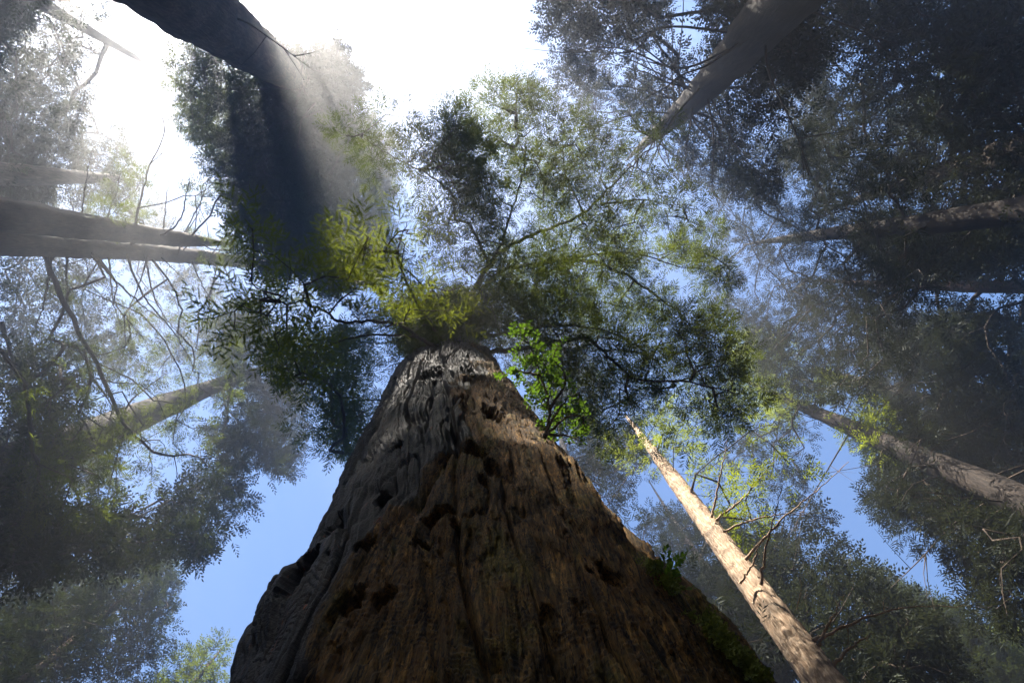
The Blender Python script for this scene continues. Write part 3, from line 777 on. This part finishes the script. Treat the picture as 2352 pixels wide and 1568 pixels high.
# ------------------------------------------------------------------ the shrub that grows out of the trunk
def oval_leaves(P, A, Nn, L, W):
    A = unit(A); Nn = unit(Nn - (Nn * A).sum(1, keepdims=True) * A); B = np.cross(Nn, A)
    L = L[:, None]; W = W[:, None]
    f = lambda t, w, z: P + A * L * t + B * W * w + Nn * L * z
    V = np.stack([f(0, 0, 0), f(.3, .5, .05), f(.35, 0, -.03), f(.3, -.5, .05), f(.75, .36, .02), f(1, 0, -.10), f(.75, -.36, .02)], 1).reshape(-1, 3)
    o = (np.arange(len(P)) * 7)[:, None, None]
    Q = (np.array([[0, 1, 2, 3], [2, 1, 4, 5], [2, 5, 6, 3]])[None] + o).reshape(-1, 4)
    return V, Q
def build_shrub():
    root = thing('huckleberry_shrub', 'bright green leafy shrub sprouting from a ledge on the right side of the giant trunk', 'shrub', at(1245, 1000, 5.3))
    stems = [[(1250, 1005, 5.2), (1262, 940, 5.4), (1240, 860, 5.7), (1215, 790, 6.0), (1190, 755, 6.2)],
             [(1252, 1000, 5.2), (1290, 930, 5.4), (1330, 900, 5.5)], [(1250, 1000, 5.2), (1300, 960, 5.2), (1355, 955, 5.2)],
             [(1262, 940, 5.4), (1300, 870, 5.6), (1270, 820, 5.8), (1290, 780, 6)], [(1250, 1000, 5.2), (1300, 1000, 5.1), (1340, 1015, 5.0)],
             [(1240, 860, 5.7), (1190, 850, 5.9), (1150, 820, 6.1)]]
    nodes = []
    for k, s in enumerate(stems):
        o, S_ = bare_limb(root, s, .016, 'twig', seed=40 + k, name='stem'); nodes.append(S_)
    nodes = np.concatenate(nodes)
    qs = []
    for poly, n in (([(1165, 765), (1225, 750), (1250, 830), (1200, 850)], 26), ([(1200, 840), (1320, 860), (1350, 950), (1350, 1010), (1270, 1010), (1220, 940)], 70),
                    ([(1250, 780), (1300, 790), (1300, 860), (1240, 850)], 14), ([(1140, 840), (1200, 850), (1190, 900), (1150, 880)], 10)):
        qs.append(sample_poly(poly, n, 4, .35, 25, gaps=None, edge=8))
    q = np.concatenate(qs); z = 5.5 + (960 - q[:, 1]) / 200 * .5 + rng.normal(0, .12, len(q))
    ab = tan_of(q[:, 0], q[:, 1]); pts = np.concatenate([ab * z[:, None], z[:, None]], 1) + CAM
    PA, par, limb, cnt, ends, nb = grow(nodes, pts, .2, .12, .03, .06, 0)
    tb = tubes(PA, par, cnt, np.arange(len(PA)) >= nb, .0025, .5, .01, 4)
    mesh_obj('twigs', tb[0], tb[1], M['twig'], root)['kind'] = 'stuff'
    D = unit(PA[ends] - PA[par[ends]])
    K = 9; P = np.repeat(pts, K, 0); Dr = np.repeat(D, K, 0); t = np.tile(np.arange(K), len(pts))
    side = unit(np.cross(Dr, [0, 0, 1.0])) * np.where(t % 2, 1, -1)[:, None]
    base = P + Dr * ((t - 4) * .018)[:, None]
    v, q = oval_leaves(base, side + Dr * .6 + rng.normal(0, .35, P.shape), np.array([0, 0, 1.0]) + rng.normal(0, .5, P.shape), rng.uniform(.035, .062, len(P)), rng.uniform(.018, .03, len(P)))
    o = mesh_obj('foliage', v, q, M['broadleaf'], root)
build_shrub()
def build_fern():
    p0, h = hit_trunk(1528, 1335, .06); c = g_axis(h); b = np.array([c[0] + 1.52 * math.sin(p0), c[1] - 1.52 * math.cos(p0), h + CAM[2]])
    root = thing('fern', 'small bright fern tuft on the mossy right edge of the giant trunk', 'fern', b)
    for k in range(7):
        d = unit(np.array([math.sin(p0), -math.cos(p0), .6]) + rng.normal(0, .5, 3)); L = rng.uniform(.12, .2)
        S_ = np.array([b + d * L * f + np.array([0, 0, -.10 * f * f]) for f in np.linspace(0, 1, 5)])
        v, q = tube_path(S_, np.linspace(.003, .001, 5), 4)
        o = mesh_obj('frond', v, q, M['broadleaf'], root)
        v, q = sprays(S_[1:2].repeat(1, 0), np.array([d]), rng.normal(0, 1, (1, 3)), np.array([L]), 14, .35, .12)
        mesh_obj('leaflets', v, q, M['broadleaf'], o)
build_fern()

# ------------------------------------------------------------------ the other trees
def hT(px, py, xy):
    t = tan_of(px, py); return float((t @ np.array(xy)) / (t @ t))

slender = make_tree(dict(label='slender pale sunlit redwood with bare dead branches, right of the giant trunk', p1=(1897, 1568, 9.6), p2=(1545, 1100, 18.7),
    rad=(9.6, .33, 18.7, .25), H=26, rows=420, sides=48, bark='bark_pale', seed=20, wob=.03, hmin=17,
    crown=[([(1400, 930), (1500, 910), (1640, 950), (1580, 1070), (1420, 1060)], 95, .25), ([(1560, 980), (1860, 990), (1850, 1120), (1700, 1230), (1610, 1150)], 80, .38)],
    zs=1.3, zmin=14, kind='fine', size=.36, nspr=13, tuft=.5, leaf='needle_fresh', rtip=.01, bmax=.05, rise=-.1, droop=.03))
XY = (5.15, 6.7)
for k, c in enumerate([[(1712, 1285), (1765, 1225), (1810, 1178), (1870, 1130), (1950, 1060)], [(1662, 1220), (1740, 1190), (1850, 1175)], [(1748, 1342), (1757, 1270), (1775, 1200), (1798, 1112)],
        [(1634, 1188), (1655, 1090), (1672, 1000)], [(1645, 1195), (1720, 1130), (1790, 1040)], [(1878, 1482), (1908, 1422), (1940, 1365)],
        [(1868, 1470), (1960, 1430), (2070, 1396), (2230, 1392)], [(1915, 1522), (1960, 1480), (2005, 1455)], [(1500, 1010), (1470, 1020), (1420, 1035)],
        [(1700, 1340), (1730, 1290), (1745, 1240)], [(1830, 1400), (1840, 1340), (1820, 1290)]]):
    h = hT(c[0][0], c[0][1], XY)
    o, _ = bare_limb(slender, [(x, y, h + i * .12) for i, (x, y) in enumerate(c)], .034 if k != 10 else .01, 'deadwood', n=26, twigs=5, seed=60 + k, name='dead_branch')

def bare(root, xy, n, hlo, hhi, L, seed, r=.05, drop=.15, az=None):
    g = np.random.default_rng(seed)
    for k in range(n):
        h = g.uniform(hlo, hhi); a = g.uniform(0, 2 * math.pi) if az is None else math.radians(g.uniform(*az)); l = L * g.uniform(.5, 1)
        b = np.array([xy[0], xy[1], h + CAM[2]]); d = np.array([math.cos(a), math.sin(a), 0])
        P = [b + d * l * f + np.array([0, 0, -drop * l * f * f]) + g.normal(0, .05 * l, 3) * (f > 0) for f in (0, .3, .65, 1)]
        S_ = spline(P, 14); V, Q = tube_path(S_, np.linspace(r, r * .2, 14), 5, .1, k)
        VV = [V]; QQ = [Q]; off = len(V)
        for _ in range(3):
            i = g.integers(4, 12); dd = unit(unit(S_[i] - S_[i - 1]) + g.normal(0, .6, 3)); q = np.array([S_[i] + dd * l * .35 * f + np.array([0, 0, -.1 * l * f * f]) for f in (0, .5, 1)])
            v, qq = tube_path(q, [r * .4, r * .25, r * .1], 4); VV.append(v); QQ.append(qq + off); off += len(v)
        mesh_obj('bare_branch', np.concatenate(VV), np.concatenate(QQ), M['twig'], root, True)

def xyof(px, py, h): 
    t = tan_of(px, py) * h; return (float(t[0]), float(t[1]))
# right, lower: hanging crown and sunlit sprays
t3 = make_tree(dict(label='redwood leaning in from the lower right edge with drooping bare limbs under its trunk', p1=(2352, 1160, 16.4), p2=(1930, 970, 25.8), rad=(16.4, .5, 25.8, .35), H=38, seed=31, bark='bark_dark',
    crown=[([(2000, 1080), (2352, 1230), (2352, 1420), (2250, 1440), (2180, 1300), (2050, 1180)], 240, .36), ([(1680, 740), (1850, 760), (2000, 900), (2150, 1020), (2080, 1080), (1930, 960), (1740, 900)], 150, .3), ([(1650, 700), (1760, 760), (1900, 980), (1880, 1150), (1700, 1130), (1660, 950)], 130, .40, 40)],
    zs=1.6, kind='fine', size=.42, nspr=13, tuft=.55, leaf='needle_dark', bmax=.05, fresh=[(1650, 760), (1800, 780), (1980, 880), (2060, 1000), (2020, 1060), (1900, 990), (1700, 930)]))  # sprays in the last polygon get the brighter needles as painted sunlight
bare(t3, xyof(2352, 1160, 16.4), 16, 15, 27, 5.5, 5, .04, .35)
t4 = make_tree(dict(leaf='needle_dark', label='thin reddish trunk running level across the right edge between dark crowns', p1=(2352, 657, 28), p2=(1975, 648, 41), rad=(28, .33, 41, .2), H=49, seed=32, bark='bark_red', far=True,
    crown=[([(2040, 690), (2352, 700), (2352, 1120), (2150, 1060), (2000, 820)], 300, .36, 45), ([(1950, 540), (2352, 480), (2352, 640), (2000, 640)], 240, .34, 40)], size=.62, nspr=13, tuft=.75, zs=2))
t13 = make_tree(dict(bark='twig', leaf='needle_dark', label='dark broad redwood at the upper right corner with blue sky specks through its crown', p1=(2352, 345, 22), p2=(2100, 420, 31), rad=(22, .6, 31, .45), H=46, seed=33, far=True,
    crown=[([(1860, -60), (2400, -60), (2400, 560), (2100, 600), (1880, 480), (1790, 250)], 780, .38, 34)], size=.58, nspr=13, tuft=.7, zs=2.2))
t13b = make_tree(dict(bark='bark_dark', leaf='needle_dark', label='nearly black crown filling the middle right between the giant trunk and the frame edge', xy=(15.5, -2.2), rad=(5, .6, 30, .3), H=40, seed=34,
    crown=[([(1640, 330), (1850, 300), (2050, 380), (2150, 600), (2050, 820), (1900, 930), (1760, 850), (1650, 700), (1640, 500)], 560, .30, 40)], size=.46, nspr=13, tuft=.62, kind='fine', zs=2, bmax=.06))
t13c = make_tree(dict(bark='bark_dark', leaf='needle_dark', label='dark redwood far right below the thin reddish trunk', xy=(24, 7), rad=(5, .6, 40, .3), H=46, seed=35, far=True,
    crown=[([(1960, 760), (2400, 720), (2400, 1250), (2200, 1180), (2000, 1040)], 380, .33, 45)], size=.6, nspr=13, tuft=.75, zs=2))
t5 = make_tree(dict(leaf='needle_dark', label='tall redwood trunk at the top right with a tangle of bare radiating branches', p1=(1800, 0, 17), p2=(1550, 260, 28.5), rad=(17, .78, 28.5, .48), H=41, seed=36, sides=28, rows=120, bark='bark_dark', far=True,
    crown=[([(1240, -80), (1520, -80), (1560, 150), (1500, 260), (1400, 190), (1290, 110)], 130, .42, 40), ([(1430, 200), (1800, 60), (1850, 330), (1720, 480), (1560, 380)], 140, .38, 45), ([(1250, 120), (1420, 180), (1520, 300), (1300, 260)], 50, .4, 30),
           ([(1600, -80), (1900, -80), (1880, 200), (1700, 160)], 130, .35, 45)], size=.5, nspr=14, tuft=.6, back=3.0))
bare(t5, xyof(1800, 0, 17), 34, 17, 33, 6.5, 8, .05, .1)
# lower right, behind the giant and behind the slender tree
t14a = make_tree(dict(leaf='needle_dark', bark='bark_dark', label='dark redwood half hidden behind the right flank of the giant trunk', xy=(2.6, 9.2), rad=(5, .5, 25, .3), H=36, seed=37,
    crown=[([(1300, 960), (1470, 990), (1520, 1180), (1500, 1270), (1420, 1230), (1330, 1100)], 200, .26), ([(1420, 1220), (1540, 1200), (1800, 1568), (1700, 1568)], 110, .38)], kind='fine', size=.38, nspr=13, tuft=.5, bmax=.05))
t14b = make_tree(dict(leaf='needle_dark', bark='bark_dark', label='shaded redwood crown close behind the slender pale trunk', xy=(9.5, 14.5), rad=(5, .35, 25, .2), H=40, seed=38, far=True,
    crown=[([(1480, 1180), (1640, 1180), (1760, 1330), (1900, 1568), (1700, 1568), (1600, 1420)], 330, .30, 40), ([(1680, 1230), (1870, 1140), (1960, 1300), (2100, 1400), (2200, 1600), (1950, 1600), (1800, 1420)], 380, .30, 40)], size=.5, nspr=14, tuft=.6))
for k, (px, py, H, lab, lf, r) in enumerate([(2085, 1375, 30, 'rounded green redwood top in the lower right corner', 'needle_far', 3.6), (2290, 1455, 30, 'yellowish green tree top cut by the lower right corner', 'needle', 3.4),
        (1990, 1330, 34, 'dark green top behind the rounded one in the lower right', 'needle_far', 3.4)]):
    xy = xyof(px, py, H); make_tree(dict(label=lab, xy=xy, rad=(0, .45, 20, .25), H=H, seed=80 + k, far=True, cone=[(12, H, r, .4, 330)], size=.6, nspr=14, tuft=.7, leaf=lf, hmin=8))
for k, (px, py, H, lab, lf, r, n) in enumerate([(375, 1300, 37, 'sunlit round topped redwood standing alone in blue sky at the lower left', 'needle_far', 4.8, 620), (505, 1490, 34, 'small green tree top beside the swollen base of the giant trunk', 'needle', 2.6, 200),
        (215, 1370, 36, 'dull green redwood top left of the round topped one', 'needle_far', 4.4, 480), (60, 1230, 38, 'dark blue-green redwood filling the lower left corner', 'needle_far', 5, 560)]):
    xy = xyof(px, py, H); make_tree(dict(label=lab, xy=xy, rad=(0, .5, 24, .3), H=H, seed=90 + k, far=True, cone=[(12, H - 5, r, r * .9, n), (H - 5, H, r * .85, 1.0, n // 5)], size=.6, nspr=14, tuft=.75, leaf=lf, hmin=8, free=(k < 2)))
# behind the giant, left side
t12 = make_tree(dict(label='bluish redwood crown and grey trunk just behind the left edge of the giant', xy=(-3.2, 8.6), lean=(-.06, -.02), rad=(5, .55, 25, .4), H=40, seed=41, bark='bark_grey',
    crown=[([(640, 780), (900, 760), (880, 930), (800, 1060), (740, 1060), (690, 960)], 210, .34, 40)], kind='fine', size=.42, nspr=13, tuft=.5, zs=2, bmax=.08))
t9 = make_tree(dict(label='massive hazy grey trunk entering low on the left edge', p1=(0, 1078, 20), p2=(300, 965, 27), rad=(20, .95, 27, .75), H=46, seed=42, sides=28, bark='bark_dark', far=True,
    crown=[([(540, 700), (700, 780), (700, 960), (640, 1080), (540, 1060), (480, 900)], 340, .30, 45), ([(0, 1130), (380, 1180), (560, 1010), (560, 1180), (440, 1260), (260, 1280), (200, 1300), (0, 1300)], 240, .42, 40),
           ([(0, 800), (120, 850), (160, 1100), (0, 1140)], 70, .35)], size=.6, nspr=13, tuft=.75, zs=2.2))
bare(t9, xyof(0, 1078, 20), 4, 19, 30, 6, 12, .06, .2)
t9b = make_tree(dict(label='nearer redwood whose mossy leafy boughs hang down the left side', xy=(-13.5, 1.5), rad=(0, .4, 25, .3), H=29, seed=43, zmin=13,
    crown=[([(90, 640), (540, 640), (560, 780), (500, 1000), (470, 1160), (260, 1230), (110, 1180), (60, 900)], 330, .36, 50)], kind='fine', size=.34, nspr=13, tuft=.45, zs=1.2, bmax=.05, leaf='needle', hmin=12)) if False else None
t7 = make_tree(dict(label='level grey redwood trunk crossing the left edge, bare twigs standing on it', p1=(0, 558, 19.5), p2=(520, 598, 36), rad=(19.5, .48, 36, .40), H=46, rtop=.22, seed=44, sides=28, rows=140, bark='twig',
    crown=[([(480, 540), (700, 520), (720, 700), (520, 680)], 90, .3), ([(210, 420), (300, 340), (420, 420), (560, 400), (600, 560), (430, 520), (240, 540)], 90, .42, 40), ([(40, 610), (540, 620), (560, 800), (500, 1010), (470, 1150), (260, 1230), (110, 1180), (40, 900)], 330, .42, 45)],
    kind='mid', size=.44, nspr=11, tuft=.5, zs=1.8, bmax=.06))
XY7 = xyof(0, 558, 19.5); XY9 = xyof(0, 1078, 20)
for k, (c, r) in enumerate([([(205, 572), (285, 665), (380, 742)], .07), ([(290, 582), (330, 680), (400, 765), (450, 850)], .06), ([(330, 577), (362, 700), (432, 792)], .05), ([(155, 590), (152, 640), (158, 700)], .05),
        ([(172, 556), (190, 470), (211, 346)], .05), ([(176, 540), (168, 480), (152, 438)], .04), ([(300, 560), (400, 522), (430, 440), (436, 360)], .05), ([(372, 556), (382, 460), (392, 372)], .04), ([(412, 556), (470, 440), (500, 300)], .04),
        ([(372, 592), (400, 620), (432, 650)], .04), ([(300, 556), (330, 430), (345, 378), (378, 300), (340, 215), (236, 158)], .05), ([(440, 600), (480, 680), (560, 760)], .04), ([(250, 590), (262, 700), (300, 800)], .04),
        ([(345, 378), (380, 340), (395, 300)], .025), ([(120, 590), (100, 700), (60, 800)], .05), ([(480, 596), (520, 560), (560, 500)], .04), ([(340, 585), (300, 700), (230, 790)], .04)]):
    h = hT(c[0][0], c[0][1], XY7)
    bare_limb(t7, [(x, y, h + i * .25) for i, (x, y) in enumerate(c)], r, 'twig', n=26, twigs=4, seed=130 + k, name='bare_branch')
for k, (c, r) in enumerate([([(60, 1060), (95, 570), (160, 720), (230, 860), (290, 980), (370, 1045), (440, 1045), (490, 1075)][1:], .10), ([(0, 740), (60, 900), (110, 1050), (90, 1160)], .08), ([(290, 980), (260, 1080), (240, 1180)], .04)]):
    h = 21.5
    bare_limb(t7, [(x, y, h - i * .3) for i, (x, y) in enumerate(c)], r, 'twig', n=34, twigs=7, seed=150 + k, name='bare_branch')
bare(t7, xyof(0, 558, 19.5), 10, 20, 34, 5.5, 15, .045, .1)
t7b = make_tree(dict(label='second level trunk close above the first on the left edge, flaking bark', p1=(0, 497, 18.5), p2=(430, 545, 29), rad=(18.5, .56, 29, .36), H=34, rtop=.06, seed=45, sides=28, rows=120, bark='twig', crown=[([(400, 430), (600, 440), (620, 600), (450, 590)], 60, .3), ([(250, 380), (560, 330), (600, 480), (420, 500), (330, 470)], 34, .46, 35)],
    kind='fine', size=.42, nspr=12, tuft=.5, bmax=.05))
snag = make_tree(dict(label='broken-off pale snag pointing in from the left edge above the two level trunks', p1=(0, 398, 25), p2=(270, 408, 32.4), rad=(25, .5, 32.4, .2), H=32.6, rtop=.12, seed=46, sides=24, rows=110, bark='bark_grey', wob=.05, crown=[]))
t6 = make_tree(dict(label='massive dark redwood trunk slanting in from the top left with sunbeams beside it', p1=(452, 0, 18), p2=(630, 140, 26.1), rad=(18, 1.1, 26.1, .8), H=51, seed=47, sides=40, rows=160,
    crown=[([(390, 90), (560, 120), (740, 130), (860, 260), (900, 420), (920, 620), (780, 660), (640, 620), (520, 600), (560, 420), (500, 300), (400, 260)], 1900, .22, 42), ([(285, -40), (400, 20), (450, 90), (340, 40)], 16, .3)], far=True, leaf='needle_far', size=.62, nspr=14, tuft=.8, zs=2.2, bmax=.09, reach=19, zmin=28.5, thin=.25))
bare(t6, xyof(452, 0, 18), 8, 18, 40, 5, 18, .05, .1)
t6b = make_tree(dict(label='feathery dark redwood crown hanging left of the slanting top left trunk', xy=(-14.6, -12.8), rad=(0, .5, 34, .3), H=46, seed=52, hmin=18, zmin=22, reach=8, thin=.8, bark='bark_dark', leaf='needle',
    crown=[([(380, 70), (480, 120), (560, 180), (600, 330), (560, 420), (500, 330), (420, 300), (370, 180)], 280, .33, 35)], kind='fine', size=.42, nspr=12, tuft=.5, bmax=.06))
t11 = make_tree(dict(bark='bark_dark', label='hazy redwood crown in the upper left corner with bright gaps', xy=(-24.5, -14), rad=(5, .6, 30, .35), H=44, seed=48, far=True,
    crown=[([(-60, -60), (300, -60), (240, 180), (200, 330), (330, 340), (320, 420), (180, 460), (-60, 470)], 420, .36, 50)], size=.6, nspr=14, tuft=.75, zs=2.5, thin=.7))
t11b = make_tree(dict(label='dim redwood crown behind the level trunks at the left', xy=(-30, -3), rad=(5, .6, 35, .35), H=48, seed=49, far=True,
    crown=[([(-40, 430), (250, 430), (520, 600), (520, 900), (200, 900), (-40, 1000)], 300, .40, 50)], size=.62, nspr=14, tuft=.8, zs=3, thin=.6))
t17 = make_tree(dict(label='distant pale redwood seen through the giant crown above the trunk top', xy=(-3.5, -7.5), rad=(5, .7, 30, .5), H=48, seed=50, far=True,
    crown=[([(860, 420), (1010, 470), (1120, 640), (1060, 740), (880, 760), (800, 700), (840, 560)], 200, .30, 50)], size=.6, nspr=14, tuft=.8, zs=3)) if False else None
t18 = make_tree(dict(label='redwood behind the giant whose crown darkens the sky above its tip', xy=(3.5, 12.5), rad=(5, .5, 35, .3), H=50, seed=51, far=True, hmin=20, zs=3,
    crown=[([(1120, 600), (1320, 620), (1400, 760), (1380, 960), (1240, 980), (1180, 820)], 130, .36, 50)], size=.6, nspr=14, tuft=.75))

# ------------------------------------------------------------------ trees outside the frame, towards the sun and around
OFF = [(-22, -27, 50, 5), (-14, -27, 50, 4.5), (-31, -19, 48, 5), (-8, -33, 52, 5), (-24, -38, 52, 5), (-34, -33, 50, 5), (1, -30, 53, 4.5), (-14, -42, 50, 5),
        (-40, -20, 48, 5), (-38, -6, 46, 5), (-42, -42, 52, 5), (9, -27, 53, 4.5), (18, -26, 53, 5), (-28, -48, 52, 5), (-2, -44, 52, 5), (30, -12, 46, 5), (31, 14, 46, 5), (-34, 14, 46, 5)]
def canopy_points(fine=False):
    """unseen foliage of the sunward canopy, added for shade, spread evenly across the sun's rays"""
    if fine: uu, vv = np.meshgrid(np.arange(-7, 17, .52), np.arange(-23, 0, .52)); jt = .3
    else: uu, vv = np.meshgrid(np.arange(-24, 20, 1.2), np.arange(-24, 3, 1.2)); jt = .5
    u = uu.ravel(); v = vv.ravel()
    if fine:
        u1, v1 = np.meshgrid(np.arange(-1.4, 4.0, .42), np.arange(-13.8, 1.5, .42)); u = np.concatenate([u, u1.ravel()]); v = np.concatenate([v, v1.ravel()])
    u = u + rng.uniform(-jt, jt, u.size); v = v + rng.uniform(-jt, jt, v.size)
    keep = []
    for _ in range(14):
        z = rng.uniform(27, 51, len(u))
        t = (z - (u * su[2] + v * sv[2])) / SUN[2]
        p = CAM + u[:, None] * su + v[:, None] * sv + t[:, None] * SUN
        w = pix(p); off = (w[:, 1] < -70) | (w[:, 0] < -70)
        xy = np.array([o[:2] for o in OFF]); dm = np.min(np.linalg.norm(p[:, None, :2] - xy[None], axis=2), 1)
        ok = off & (dm < 7) & (np.abs(p[:, 0]) < 54) & (np.abs(p[:, 1]) < 54) & (p[:, 2] < 53)
        keep.append(p[ok]); u = u[~ok]; v = v[~ok]
        if len(u) == 0: break
    p = np.concatenate(keep)
    p = p[~light_holes(p)]
    xy = np.array([o[:2] for o in OFF]); idx = np.argmin(np.linalg.norm(p[:, None, :2] - xy[None], axis=2), 1)
    return p, idx
cp, ci = canopy_points(); fp, fi = canopy_points(True)  # unseen canopy foliage added to block the sun, with gaps left for beams
for k, (x, y, H, r) in enumerate(OFF):
    make_tree(dict(label='redwood standing outside the picture among the other trees of the grove', group='trees of the grove outside the picture', xy=(x, y), rad=(0, .8, 30, .4), H=H, seed=200 + k,
        far=True, cone=[(12, H - 8, r, r * .9, 90), (H - 8, H, r * .8, .8, 30)], extra=cp[ci == k], fine_pts=fp[fi == k], size=1.05, nspr=8, tuft=.85, hmin=8, off=True, sides=14, rows=30, kind='coarse'))
# a belt of trees closes the grove on every side, so that light comes only from above
protos = []
for k in range(3):
    protos.append(make_tree(dict(label='redwood in the belt of forest round the clearing', group='belt of forest round the clearing', xy=(-52 + 8 * k, 52), rad=(0, .7, 30, .4), H=[44, 42, 45][k], seed=300 + k, free=True,
        far=True, cone=[(1, 34, 5.2, 4.6, 260), (34, [44, 42, 45][k], 4.4, .8, 60)], size=1.9, nspr=7, tuft=1.5, hmin=1, sides=12, rows=24, kind='coarse', step=2.5)))
belt = []
for i in range(12): belt += [(-44 + 8 * i, 39)]
for i in range(9): belt += [(48, -30 + 8 * i), (-49, -26 + 8 * i)]
for i in range(13): belt += [(-50 + 8.3 * i, 52)]
for i in range(8): belt += [(-6 + 7.5 * i, -36)]
for i in range(7): belt += [(-2 + 8 * i, -50)]
for k, (x, y) in enumerate(belt):
    if y == 52 and x < -34: continue
    p = protos[k % 3]
    r_ = p.copy(); C.objects.link(r_); r_.location = (x + rng.uniform(-1.5, 1.5), y + rng.uniform(-1, 1), 0); r_.rotation_euler = (0, 0, rng.uniform(0, 6.28))
    sc_ = .86 if (y < -30 or x > 40 or x < -40) else 1.0
    r_.scale = (1, 1, sc_ * rng.uniform(.95, 1.05))
    for ch in list(p.children):
        c_ = ch.copy(); C.objects.link(c_); c_.parent = r_
print('TRIS', sorted([(len(o.loops) - 2 * len(o.polygons), o.name) for o in bpy.data.meshes])[-6:], sum(len(o.loops) - 2 * len(o.polygons) for o in bpy.data.meshes), 'objs', len(C.objects))
